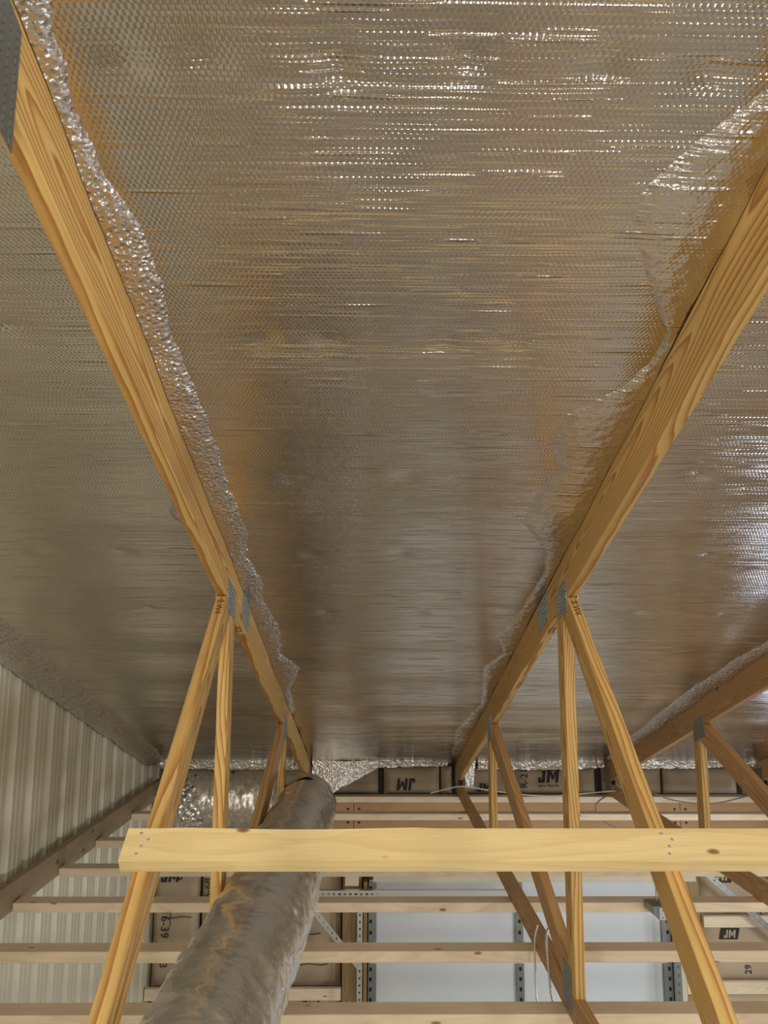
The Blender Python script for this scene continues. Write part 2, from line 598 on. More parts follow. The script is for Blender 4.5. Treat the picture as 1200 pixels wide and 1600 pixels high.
def foil_bay(x0, x1, seed, res_y=0.012):
    ya, yb = -2.2, 6.93                                  # along the slope
    ny, nx = int((yb - ya) / res_y), 56
    X, Y = np.meshgrid(np.linspace(x0, x1, nx), np.linspace(ya, yb, ny))
    return grid_mesh(X, Y, foil_disp(X, Y, x0, x1, seed))


BAYS = [(-1.80, XL, 11), (XL, XR, 23), (XR, XF, 37), (XF, XH, 53), (XH, 4.35, 71)]
for a, b, s in BAYS:
    link('foil_sheet', foil_bay(a, b, s), M['foil'], deck, ROOFM)


def foil_lap(name, inner, edge, seed, drop=0.02, mat=None, turn=0.0, amp=1.0):
    """crumpled strip beside a truss: from x = inner to a ragged edge given as (x, y) points"""
    ex = np.array([p[0] for p in edge])
    ey = np.array([p[1] for p in edge])
    y = np.arange(ey[0], ey[-1], 0.009)
    xe = np.interp(y, ey, ex) + 0.010 * noise2(y * 17, y * 0 + 3, seed) + 0.006 * noise2(y * 45, y * 0 + 8, seed + 1)
    n = 14
    T = np.linspace(0, 1, n)[None, :]
    X = inner + (xe[:, None] - inner) * T
    Yh = np.repeat(y[:, None], n, 1)
    bay = [q for q in BAYS if q[0] - 0.03 < X.mean() < q[1] + 0.03][0]
    edge_fade = np.clip((1 - T) * 5, 0.15, 1)
    D = foil_disp(X, Yh / CA, *bay) - 0.0045 * (1 - T ** 6) + 0.002 * T ** 6 - drop * (1 - T ** 2) - turn * (1 - T) + amp * edge_fade * (0.0028 * noise2(X * 45, Yh * 45, seed + 2) + 0.0030 * noise2(X * 95, Yh * 95, seed + 3))
    return link('foil_lap', grid_mesh(X, Yh / CA, D), mat or M['foil_lap'], deck, ROOFM)


foil_lap('l', XL + 0.021, [(-0.47, -0.5), (-0.458, 0.98), (-0.477, 1.026), (-0.475, 1.07), (-0.487, 1.17), (-0.442, 1.33), (-0.433, 1.5), (-0.453, 1.647),
                           (-0.429, 1.92), (-0.436, 2.24), (-0.425, 2.58), (-0.454, 2.77), (-0.425, 2.935), (-0.446, 3.15), (-0.412, 3.476), (-0.45, 3.82),
                           (-0.374, 4.02), (-0.463, 4.42), (-0.49, 4.9)], 101, drop=0.012)
foil_lap('r', XR - 0.021, [(0.61, 0.4), (0.614, 1.088), (0.545, 1.167), (0.46, 1.269), (0.466, 1.336), (0.532, 1.456), (0.645, 1.635), (0.64, 1.718), (0.60, 1.81),
                           (0.482, 1.912), (0.486, 2.083), (0.525, 2.179), (0.479, 2.322), (0.468, 2.481), (0.601, 2.71), (0.634, 2.868), (0.61, 3.243),
                           (0.554, 3.548), (0.625, 3.813), (0.558, 4.013), (0.63, 4.75), (0.549, 5.405), (0.6, 6.2)], 131, amp=0.6, drop=0.004, mat=M['foil_fold'])
foil_lap('f', XF - 0.021, [(1.80, 2.0), (1.84, 3.4), (1.787, 4.0), (1.767, 4.67), (1.801, 5.79), (1.84, 6.3)], 151, drop=0.015)
foil_lap('g', XWALL + 0.012, [(-1.59, -0.5), (-1.594, 3.33), (-1.585, 3.61), (-1.62, 4.2), (-1.60, 4.84), (-1.62, 5.8), (-1.66, 6.4)], 171, drop=0.045, amp=2.2)
foil_lap('lo', XL - 0.021, [(-0.60, 0.6), (-0.62, 1.9), (-0.60, 2.2), (-0.66, 2.45), (-0.58, 2.6)], 181, drop=0.004, mat=M['foil'])


def foil_flap(poly_top, poly_bot, seed, amp=0.008):
    """foil hanging down at the eave between two polylines of 3-D points (same count)"""
    A, B = np.array(poly_top, float), np.array(poly_bot, float)
    n = max(10, int(np.linalg.norm(A[-1] - A[0]) / 0.012))
    s = np.linspace(0, len(A) - 1, n)
    ip = lambda Q: np.stack([np.interp(s, np.arange(len(Q)), Q[:, k]) for k in range(3)], -1)
    A, B = ip(A), ip(B)
    T = np.linspace(0, 1, 12)[None, :, None]
    Pn = A[:, None, :] * (1 - T) + B[:, None, :] * T
    d = amp * (noise2(Pn[..., 0] * 70, Pn[..., 2] * 70, seed) + 0.6 * noise2(Pn[..., 0] * 25, Pn[..., 2] * 30, seed + 1))
    Pn[..., 1] += d * 2
    Pn[..., 2] += d
    return link('foil_flap', grid_mesh(Pn[..., 0], Pn[..., 1], Pn[..., 2]), M['foil_edge'], deck)


YE = 6.42
zt = roof(YE) - 0.006
foil_flap([(-1.72, YE, zt), (-0.56, YE, zt)], [(-1.72, YE + 0.03, zt - 0.075), (-0.56, YE + 0.03, zt - 0.085)], 5)
foil_flap([(-0.49, YE, zt), (-0.2, YE, zt - 0.01), (0.05, YE, zt)], [(-0.49, YE + 0.0, zt - 0.12), (-0.33, YE - 0.04, zt - 0.25), (0.05, YE + 0.03, zt - 0.06)], 6, 0.006)
foil_flap([(0.05, YE, zt), (0.60, YE, zt)], [(0.05, YE + 0.03, zt - 0.065), (0.60, YE + 0.03, zt - 0.05)], 7)
foil_flap([(0.72, YE, zt), (0.82, YE, zt)], [(0.74, YE, zt - 0.21), (0.80, YE, zt - 0.20)], 8, 0.006)
foil_flap([(0.84, YE, zt), (1.55, YE, zt), (1.86, YE, zt)], [(0.84, YE + 0.03, zt - 0.08), (1.55, YE + 0.03, zt - 0.08), (1.86, YE + 0.03, zt - 0.06)], 9)
foil_flap([(1.95, YE, zt - 0.08), (2.08, YE, zt - 0.05)], [(2.0, YE, zt - 0.20), (2.06, YE, zt - 0.22)], 10, 0.006)
foil_flap([(2.1, YE, zt), (3.1, YE, zt)], [(2.1, YE + 0.03, zt - 0.07), (3.1, YE + 0.03, zt - 0.06)], 12)

# --- left wall: sheathing with ribbed metal panels
wl = box('wall_left', -1.93, -1.90, -2.6, YFAR, -H, 0.2, M['backing'], None, 0)
wl.data.transform(Matrix.Identity(4))
for v in wl.data.vertices:                               # cut to the roof slope
    if v.co.z > 0:
        yy = v.co.y + (-2.6 + YFAR) / 2
        v.co.z = roof(yy) + 0.05 - (-H + 0.2) / 2
setp(wl, 'ribbed cream sheet metal gable wall on the left', 'wall', kind='structure')
PITCH = 0.2276
prof = [(0.0, 0.0), (0.006, -0.036), (0.028, -0.036), (0.082, 0.0), (0.122, 0.0), (0.125, 0.0016), (0.131, 0.0016), (0.134, 0.0),
        (0.174, 0.0), (0.177, 0.0016), (0.183, 0.0016), (0.186, 0.0)]
y0 = 4.034 - 0.045
k = -28
while k < 13:
    kn = min(k + 4, 13)
    prf = []
    for j in range(k, kn):
        prf += [(y0 + j * PITCH + a, d) for a, d in prof]
    prf.append((min(y0 + kn * PITCH + 0.004, YFAR - 0.005), 0.0))
    yc = prf[0][0]
    vs, fs = [], []
    for (y, d) in prf:
        for off in (0.0, -0.0015):
            vs.append((XWALL + d + off, y, roof(y) + 0.03))
            vs.append((XWALL + d + off, y, -H))
    for i in range(len(prf) - 1):
        a = i * 4
        fs.append((a, a + 1, a + 5, a + 4))
        fs.append((a + 2, a + 6, a + 7, a + 3))
        fs.append((a, a + 4, a + 6, a + 2))
    link('metal_panel', mesh_from(vs, fs), M['wallmetal'], wl)
    k = kn

# --- far wall
wf = box('wall_far', -1.93, 6.2, YFAR, YFAR + 0.03, -H, -0.9, M['backing'], None, 0)
setp(wf, 'far eave wall behind the insulation and overhead door', 'wall', kind='structure')
wn = box('window_1', 3.65, 4.45, 6.66, 6.70, -2.45, -1.55, M['glass'], None, 0.003)
setp(wn, 'window in the far wall right of the view', 'window', kind='structure')

# ------------------------------------------------------------------ trusses
WEBA = math.atan(0.80)


def web_text(parent, body, x, size=0.034):
    # printed on the upper near face of the W4 web, running down the board
    d = Vector((0, -math.cos(WEBA), -math.sin(WEBA)))
    n = Vector((0, -math.sin(WEBA), math.cos(WEBA)))
    o = Vector((x, 2.70, roof(2.70, 0.165) - 0.003)) + d * 0.062 + n * 0.0008
    ey = d.cross(n) * -1
    link('printed_mark', text_mesh(body, size), M['brown_ink'], parent, frame(o, d, n.cross(d), n))


def plate(parent, x, side, quad, name='gusset_plate'):
    """thin toothed steel plate on one side of a truss; quad in (y,z)"""
    bm = bmesh.new()
    t = 0.0015
    a = [bm.verts.new((side * 0, y, z)) for y, z in quad]
    b = [bm.verts.new((side * t, y, z)) for y, z in quad]
    bm.faces.new(a)
    bm.faces.new(b)
    for i in range(4):
        bm.faces.new((a[i], a[(i + 1) % 4], b[(i + 1) % 4], b[i]))
    # rows of punched teeth slots, raised rims
    q = [Vector((0, y, z)) for y, z in quad]
    lu, lv = (q[1] - q[0]).length, (q[3] - q[0]).length
    nu, nv = max(2, int(lu / 0.022)), max(2, int(lv / 0.014))
    for i in range(nu):
        for j in range(nv):
            u, v = (i + 0.5) / nu, (j + 0.5) / nv
            c = (q[0] * (1 - u) + q[1] * u) * (1 - v) + (q[3] * (1 - u) + q[2] * u) * v
            x0, x1 = sorted((side * t, side * (t + 0.0012)))
            box_bm(bm, x0, x1, c.y - 0.0022, c.y + 0.0022, c.z - 0.0045, c.z + 0.0045)
    return link(name, done(bm), M['galv'], parent, Matrix.Translation((x + side * 0.0192, 0, 0)))


def truss(x, label, near=True, mats=None, txt=True):
    m = dict(top='truss', bot='truss_shaded', v1='truss', w4='truss', v2='truss', w2='truss_shaded')
    m.update(mats or {})
    t = empty('roof_truss', (x, 6.6, ZB - 0.09), label, 'truss', 'roof trusses')
    D = 0.165
    yn = -2.2
    yh = 6.60
    o = 0.004 + 0.010
    # top chord in two lengths spliced at the J1 plates
    jy = 3.09
    member('top_chord', t, x, [(jy, roof(jy, o)), (yn, roof(yn, o)), (yn, roof(yn, D)), (jy, roof(jy, D))], ANG, M[m['top']])
    member('top_chord', t, x, [(yh, roof(yh, o)), (jy + 0.002, roof(jy + 0.002, o)), (jy + 0.002, roof(jy + 0.002, D)), (6.49, roof(6.49, D)), (yh, roof(yh, D) + 0.02)], ANG, M[m['top']])
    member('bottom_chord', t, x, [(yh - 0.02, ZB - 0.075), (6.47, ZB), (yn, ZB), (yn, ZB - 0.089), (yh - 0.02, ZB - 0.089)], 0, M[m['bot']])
    # V1
    zc = lambda y: roof(y, D)
    member('web', t, x, [(2.765, ZB), (2.854, ZB), (2.854, zc(2.854)), (2.80, zc(2.80)), (2.765, 0.035)], math.pi / 2, M[m['v1']])
    # W4 from J1 down towards the near bottom chord
    d = (-math.cos(WEBA), -math.sin(WEBA))
    nb = (math.sin(WEBA), -math.cos(WEBA))
    a = (2.70, zc(2.70) - 0.003)
    L = (a[1] - ZB) / math.sin(WEBA)
    e = (a[0] + d[0] * L, ZB + 0.002)
    b2 = (a[0] + nb[0] * 0.089, a[1] + nb[1] * 0.089)
    run = (b2[1] - ZB - 0.002) / math.tan(WEBA)
    member('web', t, x, [a, (2.765, zc(2.765) - 0.003), (2.763, b2[1] + 0.01), (2.757, b2[1] + (2.757 - b2[0]) * math.tan(WEBA)), (b2[0] - run, ZB + 0.002), e], WEBA, M[m['w4']])
    # V2 and W2
    y2 = 4.60
    member('web', t, x, [(y2, ZB), (y2 + 0.089, ZB), (y2 + 0.089, zc(y2 + 0.089)), (y2 + 0.03, zc(y2 + 0.03)), (y2, zc(y2) - 0.05)], math.pi / 2, M[m['v2']])
    p0, p1 = Vector((4.575, zc(4.575) - 0.05)), Vector((2.905, ZB + 0.045))
    dv = (p1 - p0).normalized()
    nv = Vector((dv.y, -dv.x))
    if nv.y < 0:
        nv = -nv
    hw = 0.0445
    ang2 = math.atan2(-dv.y, -dv.x)
    c1 = p0 + nv * hw
    c2 = p0 - nv * hw
    s1 = (zc(4.5) - 0.003 - c1.y) / -dv.y
    ptop = (4.52, zc(4.52) - 0.003)
    pend_up = p1 + nv * hw
    tt = (2.858 - c1.x) / dv.x
    up_end = c1 + dv * tt
    tl = (ZB - c2.y) / dv.y
    lo_end = c2 + dv * tl
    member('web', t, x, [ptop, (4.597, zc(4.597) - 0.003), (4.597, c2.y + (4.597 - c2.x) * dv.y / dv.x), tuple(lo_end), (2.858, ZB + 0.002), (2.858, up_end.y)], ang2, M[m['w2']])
    # near web above the camera
    member('web', t, x, [(-0.46, ZB), (-0.355, ZB), (0.90, zc(0.90)), (0.795, zc(0.795))], math.atan2(zc(0.85) - ZB, 1.255), M[m['v1']])
    for s in (-1, 1):
        plate(t, x, s, [(2.70, roof(2.70, 0.10)), (2.845, roof(2.845, 0.10)), (2.845, roof(2.845, 0.20)), (2.70, roof(2.70, 0.215))])
        plate(t, x, s, [(3.02, roof(3.02, 0.022)), (3.20, roof(3.20, 0.022)), (3.16, roof(3.16, 0.135)), (3.00, roof(3.00, 0.135))])
        plate(t, x, s, [(4.54, roof(4.54, 0.115)), (4.68, roof(4.68, 0.115)), (4.68, roof(4.68, 0.235)), (4.52, roof(4.52, 0.235))])
        plate(t, x, s, [(2.80, ZB + 0.075), (2.92, ZB + 0.075), (2.92, ZB - 0.07), (2.80, ZB - 0.07)])
        plate(t, x, s, [(6.38, roof(6.38, 0.06)), (6.54, roof(6.54, 0.06)), (6.54, ZB - 0.05), (6.38, ZB - 0.05)])
        plate(t, x, s, [(0.70, roof(0.70, 0.02)), (0.993, roof(0.993, 0.04)), (0.993, roof(0.993, 0.23)), (0.70, roof(0.70, 0.23))])
    if txt:
        web_text(t, 'B.W4', x)
        # mark on the underside of the chord just beyond J1
        dd = Vector((0, CA, SA))
        nn = Vector((0, SA, -CA))
        oo = Vector((x, 3.03, roof(3.03, D))) + nn * 0.0008
        link('printed_mark', text_mesh('TC2', 0.034), M['brown_ink'], t, frame(oo, dd, nn.cross(dd), nn))
        d3 = Vector((0, dv.x, dv.y))
        n3 = Vector((0, nv.x, nv.y))
        o3 = Vector((x, p0.x, p0.y)) + n3 * (hw + 0.0016) + d3 * 0.09
        link('printed_mark', text_mesh('W2', 0.026), M['brown_ink'], t, frame(o3, d3, n3.cross(d3), n3))
    return t


truss(XL, 'yellow pine roof truss left of centre, running beside the silver duct')
truss(XR, 'pine roof truss right of centre, its vertical web in front of the overhead door')
truss(XF, 'brown pine roof truss near the right edge, only its far half in view', mats=dict(top='truss_shaded', v2='truss', w2='truss_shaded'), txt=False)
truss(XH, 'last pine roof truss at the right edge, mostly cut off by the frame', mats=dict(top='truss_shaded'), txt=False)

gb = box('wall_beam', -1.768, -1.730, -2.2, 6.60, -1.335, -1.2, M['beam'])
setp(gb, 'long grey-brown beam running along the ribbed metal wall', 'beam')
# turn the beam mesh so its grain runs along its length
gb.data.transform(Matrix.Rotation(R(-90), 4, 'Z'))
gb.matrix_basis = gb.matrix_basis @ Matrix.Rotation(R(90), 4, 'Z')

# ------------------------------------------------------------------ ceiling straps under the bottom chords
ZS1 = ZB - 0.0895
ZS0 = ZS1 - 0.044
ORD = ['closest to the camera at the bottom edge', 'second closest to the camera', 'third from the camera, just below the long brace', 'fourth from the camera, behind the brace',
       'fifth from the camera, behind the brace', 'sixth from the camera, in front of the orange header', 'farthest from the camera, against the far wall']
for i, (yn_, lab) in enumerate(zip([2.869, 3.397, 3.968, 4.517, 5.083, 5.80, 6.384], ORD)):
    o = box('ceiling_strap', -1.728, 5.2, yn_, yn_ + 0.094, ZS0, ZS1, M['strap'])
    setp(o, 'pale board nailed under the trusses, ' + lab, 'board', 'pale boards under the trusses')

# ------------------------------------------------------------------ lateral brace on the near faces of the W4 webs
wn_ = Vector((0, -math.sin(WEBA), math.cos(WEBA)))
wd_ = Vector((0, -math.cos(WEBA), -math.sin(WEBA)))
a0 = Vector((0, 2.70, roof(2.70, 0.165) - 0.003))
ctr = a0 + wd_ * (1.905 - 2.70) / wd_.y + wn_ * 0.0195
bm = bmesh.new()
xs = np.linspace(-0.575, 3.4, 60)
ring = []
for q, x in enumerate(xs):
    top = 0.0445 + (0.003 * math.sin(x * 9) if -0.5 < x < 0.1 else 0) - 0.002
    ring.append([bm.verts.new((x - 1.4, yy, zz)) for yy, zz in ((-0.0185, -0.0445), (0.0185, -0.0445), (0.0185, top), (-0.0185, top))])
for q in range(len(xs) - 1):
    for j in range(4):
        bm.faces.new((ring[q][j], ring[q][(j + 1) % 4], ring[q + 1][(j + 1) % 4], ring[q + 1][j]))
bm.faces.new(ring[0])
bm.faces.new(ring[-1][::-1])
br = link('lateral_brace', done(bm), M['brace'], None, frame((1.4, ctr.y, ctr.z), (1, 0, 0), -wn_, -wd_))
setp(br, 'long pale yellow knotty board nailed level across the sloping truss webs', 'board')
def nail_mesh(r=0.004, h=0.0018):
    bm = bmesh.new()
    bmesh.ops.create_cone(bm, cap_ends=True, segments=8, radius1=r, radius2=r * 0.8, depth=h)
    return done(bm)
NAIL = nail_mesh()
NAIL.materials.append(M['galv_light'])
for x in (XL, XR, XF):
    for dx, dz in ((-0.012, 0.028), (0.008, 0.012), (-0.004, -0.006), (-0.010, -0.026)):
        p = ctr + Vector((x + dx, 0, 0)) - wd_ * dz + wn_ * 0.0195
        link('nail_head', NAIL, None, br, frame(p, (1, 0, 0), wn_.cross(Vector((1, 0, 0))), wn_))

# ------------------------------------------------------------------ flexible duct
def duct_part(pts, r, seed, parent, amp=0.006, rings=0.0, name='duct_sleeve', mat=None):
    P = [Vector(p) for p in pts]
    dense = []
    for i in range(len(P) - 1):
        p0 = P[i - 1] if i > 0 else P[i] * 2 - P[i + 1]
        p3 = P[i + 2] if i + 2 < len(P) else P[i + 1] * 2 - P[i]
        p1, p2 = P[i], P[i + 1]
        n = max(4, int((p2 - p1).length / 0.011))
        for k in range(n):
            t = k / n
            dense.append(0.5 * ((2 * p1) + (p2 - p0) * t + (2 * p0 - 5 * p1 + 4 * p2 - p3) * t * t + (3 * p1 - p0 - 3 * p2 + p3) * t ** 3))
    dense.append(P[-1])
    C = np.array([tuple(c) for c in dense])
    Tn = np.gradient(C, axis=0)
    Tn /= np.linalg.norm(Tn, axis=1)[:, None]
    S = np.cumsum(np.r_[0, np.linalg.norm(np.diff(C, axis=0), axis=1)])
    side = np.cross(Tn, np.array([0, 0, 1.0]))
    side /= np.linalg.norm(side, axis=1)[:, None]
    up = np.cross(side, Tn)
    seg = 72
    A = np.linspace(0, 2 * np.pi, seg + 1)
    SS, AA = np.meshgrid(S, A, indexing='ij')
    u = AA / (2 * np.pi) * 8
    # film wrinkles: slanting folds, coil rings showing through
    rr = r + amp * noise2(SS * 6 + np.cos(AA) * 2, np.sin(AA) * 3 + SS * 3, seed) + 0.9 * amp * noise2(SS * 24 + np.cos(AA) * 3, np.sin(AA) * 4 + 9, seed + 1)
    rr += 0.35 * amp * noise2(SS * 60 + np.cos(AA) * 9, np.sin(AA) * 9 + 9, seed + 2)
    rr += rings * (0.5 + 0.5 * np.cos(SS / 0.045 * 2 * np.pi + AA)) ** 3
    X = C[:, None, :] + side[:, None, :] * (np.cos(AA) * rr)[..., None] + up[:, None, :] * (np.sin(AA) * rr)[..., None]
    return link(name, grid_mesh(X[..., 0], X[..., 1], X[..., 2]), mat or M['duct'], parent)


du = empty('flexible_duct', (-0.37, 2.8, -1.1), 'large silver flexible air duct with crinkled film, bending left at the far end', 'duct')
RD = 0.155
duct_part([(-0.36, 0.75, -0.985), (-0.375, 1.5, -0.955), (-0.378, 2.03, -0.937), (-0.352, 2.85, -0.915), (-0.350, 3.55, -0.905), (-0.352, 4.1, -0.93),
           (-0.362, 4.42, -0.955)], RD, 3, du, 0.010, 0.0006)
duct_part([(-0.362, 4.40, -0.953), (-0.372, 4.60, -0.975), (-0.42, 4.78, -0.995), (-0.52, 4.90, -1.01), (-0.68, 4.94, -1.025)], RD - 0.003, 5, du, 0.012, 0.004, 'duct_elbow')
duct_part([(-0.66, 4.938, -1.025), (-0.85, 4.94, -1.028), (-1.02, 4.92, -1.03), (-1.10, 4.90, -1.035)], RD - 0.001, 9, du, 0.012, 0.004)
# gathered end
def gathered_end():
    c0 = Vector((-1.045, 4.915, -1.031))
    ax = Vector((-0.96, -0.12, -0.25)).normalized()
    sd = ax.cross(Vector((0, 0, 1))).normalized()
    up = sd.cross(ax)
    n, seg = 30, 90
    T, A = np.meshgrid(np.linspace(0, 1, n), np.linspace(0, 2 * np.pi, seg + 1), indexing='ij')
    rad = (RD + 0.012) * np.sqrt(np.clip(1 - (T * 0.985) ** 2.6, 0, 1))
    fold = 0.014 * noise2(np.cos(A) * 9 + 20, np.sin(A) * 9 + T * 6, 61) + 0.010 * noise2(np.cos(A) * 20 + 20, np.sin(A) * 20 + T * 16, 62)
    rad = np.maximum(rad + fold * np.clip(T * 6, 0, 1), 0.002)
    L = 0.20 * T
    c = np.array(c0)[None, None] + np.array(ax) * L[..., None] + np.array(sd) * (np.cos(A) * rad)[..., None] + np.array(up) * (np.sin(A) * rad)[..., None]
    return link('gathered_end', grid_mesh(c[..., 0], c[..., 1], c[..., 2]), M['duct_end'], du)
setp(gathered_end(), 'crumpled shiny gathered end of the duct')

# ------------------------------------------------------------------ header boards, door, trims on the far wall
HB = [(-1.80, -0.162, 'orange pine header board on the far wall, left of the door, partly behind the duct'),
      (-0.158, 2.521, 'long orange pine header board on the far wall above the overhead door'),
      (2.525, 5.1, 'orange pine header board on the far wall at the right edge')]
bolt = nail_mesh(0.011, 0.006)
bolt.materials.append(M['slot'])
for x0, x1, lab in HB:
    o = box('header_board', x0, x1, 6.615, 6.655, -1.62, -1.36, M['header'])
    setp(o, lab, 'board', 'header boards on the far wall')
    for jx in (-0.16, 2.523):
        for sx in (-0.045, 0.045):
            for z in (-1.44, -1.545):
                if x0 < jx + sx < x1 and abs(jx + sx - (x0 if sx > 0 else x1)) < 0.1:
                    link('bolt_head', bolt, None, o, frame((jx + sx, 6.613, z), (1, 0, 0), (0, 0, 1), (0, -1, 0)))

tr = box('trim_1', 0.0, 2.62, 6.605, 6.655, -2.0, -1.625, M['trim'], None, 0.003)
setp(tr, 'cream header trim above the overhead door', 'trim', kind='structure')
for nm, x0, x1 in (('trim_2', -0.075, -0.045), ('trim_3', 2.455, 2.50)):
    o = box(nm, x0, x1, 6.60, 6.72, -H, -2.0, M['trim'] if nm == 'trim_3' else M['post'], None, 0.002)
    setp(o, 'door jamb beside the overhead door', 'trim', kind='structure')

for x0, x1, lab in ((-0.245, -0.09, 'brown treated timber post left of the overhead door'), (2.52, 2.66, 'brown treated timber post right of the overhead door'),
                    ):
    o = box('wall_post', x0, x1, 6.665, 6.80, -H, -1.36, M['post'])
    o.data.transform(Matrix.Rotation(R(90), 4, 'Y'))
    o.matrix_basis = o.matrix_basis @ Matrix.Rotation(R(-90), 4, 'Y')
    setp(o, lab, 'post', 'wall posts')
o = box('post_block', -0.225, -0.115, 6.60, 6.66, -2.03, -1.625, M['strap'])
setp(o, 'pale wood block under the header at the left door post', 'block')

dr = box('door_1', -0.04, 2.45, 6.775, 6.785, -H, -2.0, M['backing'], None, 0)
setp(dr, 'pale grey sectional overhead door behind the straps', 'door', kind='structure')
SECT = [(-2.635, -2.02), (-3.19, -2.64), (-3.745, -3.195), (-4.295, -3.75)]
for z0, z1 in SECT:
    s = box('door_section', -0.03, 2.44, 6.735, 6.772, z0, z1, M['door'], dr, 0.004)
    box('door_lip', -0.03, 2.44, 6.725, 6.735, z1 - 0.012, z1, M['galv_light'], s, 0.001)


def perforated(name, length, width, pitch, hole, mat, parent, fr, flange=0.03, t=0.002, hz=0.5, flange_side=1):
    """slotted angle: local x along the length, face in local xz, flange along +y at the lower edge"""
    bm = bmesh.new()
    hc = width * hz
    box_bm(bm, 0, length, 0, t, 0, hc - hole / 2)
    box_bm(bm, 0, length, 0, t, hc + hole / 2, width)
    n = int(length / pitch)
    pitch = length / n
    for i in range(n + 1):
        a = i * pitch - pitch / 2 + hole * 0.65
        b = i * pitch + pitch / 2 - hole * 0.65
        box_bm(bm, max(0, a), min(length, b), 0, t, hc - hole / 2, hc + hole / 2)
    if flange_side > 0:
        box_bm(bm, 0, length, t, t + flange, 0, t)
    else:
        box_bm(bm, 0, length, t, t + flange, width - t, width)
    return link(name, done(bm), mat, parent, fr)


def stile(x0, x1, z0, z1, hz, par):
    """galvanised end stile with punched square holes and a dark plate behind for the shade inside"""
    L, W = z1 - z0, x1 - x0
    o = perforated('stile', L, W, 0.075, 0.022, M['galv'], par, frame((x0, 6.710, z1), (0, 0, -1), (0, 1, 0), (1, 0, 0)), 0.014, 0.0015, hz)
    box('stile_shade_plate', x0 + 0.004, x1 - 0.004, 6.719, 6.7245, z0 + 0.004, z1 - 0.004, M['slot'], o, 0)  # dark plate stands in for the shade inside the channel
    return o


secs = [c for c in dr.children]
for s, (z0, z1) in zip(secs, SECT):
    stile(-0.035, 0.03, z0 + 0.004, z1 - 0.016, 0.28, s)
    stile(1.165, 1.225, z0 + 0.004, z1 - 0.016, 0.5, s)
    stile(2.36, 2.43, z0 + 0.004, z1 - 0.016, 0.62, s)

ta = perforated('slotted_angle', 1.68, 0.052, 0.042, 0.016, M['galv_light'], None, frame((-0.50, 6.47, -2.075), (1, 0, 0), (0, 1, 0), (0, 0, 1)), 0.04, flange_side=-1)
setp(ta, 'level slotted steel angle running over the top of the overhead door', 'angle bar')
tv = perforated('slotted_angle', 1.9, 0.042, 0.05, 0.014, M['galv_light'], None, frame((-0.122, 6.49, -2.03), (0, 0, -1), (0, 1, 0), (1, 0, 0)), 0.03)
setp(tv, 'upright slotted steel angle beside the left door jamb', 'angle bar')
pa, pb = Vector((-0.52, 6.455, -2.13)), Vector((-0.112, 6.455, -2.60))
dx = (pb - pa).normalized()
td = perforated('slotted_angle', (pb - pa).length, 0.045, 0.048, 0.014, M['galv_light'], None, frame(pa, dx, (0, 1, 0), dx.cross(Vector((0, 1, 0)))), 0.03)
setp(td, 'diagonal slotted steel angle bracing the upright left of the door', 'angle bar')
pa, pb = Vector((2.62, 6.45, -1.90)), Vector((3.35, 6.45, -2.53))
dx = (pb - pa).normalized()
tk = perforated('slotted_angle', (pb - pa).length, 0.045, 0.06, 0.010, M['galv'], None, frame(pa, dx, (0, 1, 0), dx.cross(Vector((0, 1, 0)))), 0.03)
setp(tk, 'dark diagonal steel angle in front of the insulation at the right edge', 'angle bar')
# small steel box hung by a rod in front of the third strap
bk = empty('hanging_steel_box', (1.42, 3.90, -1.40), 'small galvanised steel box with a thin rod, fixed to the third strap', 'box')
bm = bmesh.new()
f0 = [(1.318, -1.276), (1.45, -1.276), (1.45, -1.337), (1.348, -1.337), (1.318, -1.308)]
a = [bm.verts.new((x, 3.855, z)) for x, z in f0]
b = [bm.verts.new((x - 0.008, 3.962, z)) for x, z in f0]
bm.faces.new(a)
bm.faces.new(b[::-1])
for i in range(5):
    bm.faces.new((a[i], b[i], b[(i + 1) % 5], a[(i + 1) % 5]))
link('box_body', done(bm, 0.002), M['galv'], bk)
box('cover_plate', 1.346, 1.447, 3.851, 3.8545, -1.335, -1.280, M['galv_light'], bk, 0.0008)
RV = nail_mesh(0.003, 0.002)
RV.materials.append(M['slot'])
for q in ((1.362, -1.292), (1.43, -1.292), (1.362, -1.325), (1.43, -1.325)):
    link('screw', RV, None, bk, frame((q[0], 3.8505, q[1]), (1, 0, 0), (0, 0, 1), (0, -1, 0)))
link('rod', tube_mesh([(1.352, 3.90, -1.276), (1.352, 3.90, -1.15), (1.352, 3.90, -1.02)], 0.0035, 8), M['galv'], bk)
ra = perforated('slotted_angle', 2.0, 0.05, 0.062, 0.018, M['galv'], None, frame((2.37, 6.49, -2.25), (0, 0, -1), (0, 1, 0), (1, 0, 0)), 0.03)
setp(ra, 'upright slotted steel door track at the right side of the overhead door', 'angle bar')

# girts
for x0, x1, z0, z1, lab in ((-1.80, -0.25, -2.888, -2.80, 'pale wall girt low on the far wall, left of the overhead door'),
                            (2.67, 5.1, -2.351, -2.268, 'pale wall girt right of the door, the upper of two'),
                            (2.51, 5.1, -2.848, -2.758, 'pale wall girt right of the door, the lower of two')):
    o = box('wall_girt', x0, x1, 6.62, 6.66, z0, z1, M['strap'])
    setp(o, lab, 'board', 'wall girts')

# ------------------------------------------------------------------ paper-faced insulation batts with printed marks


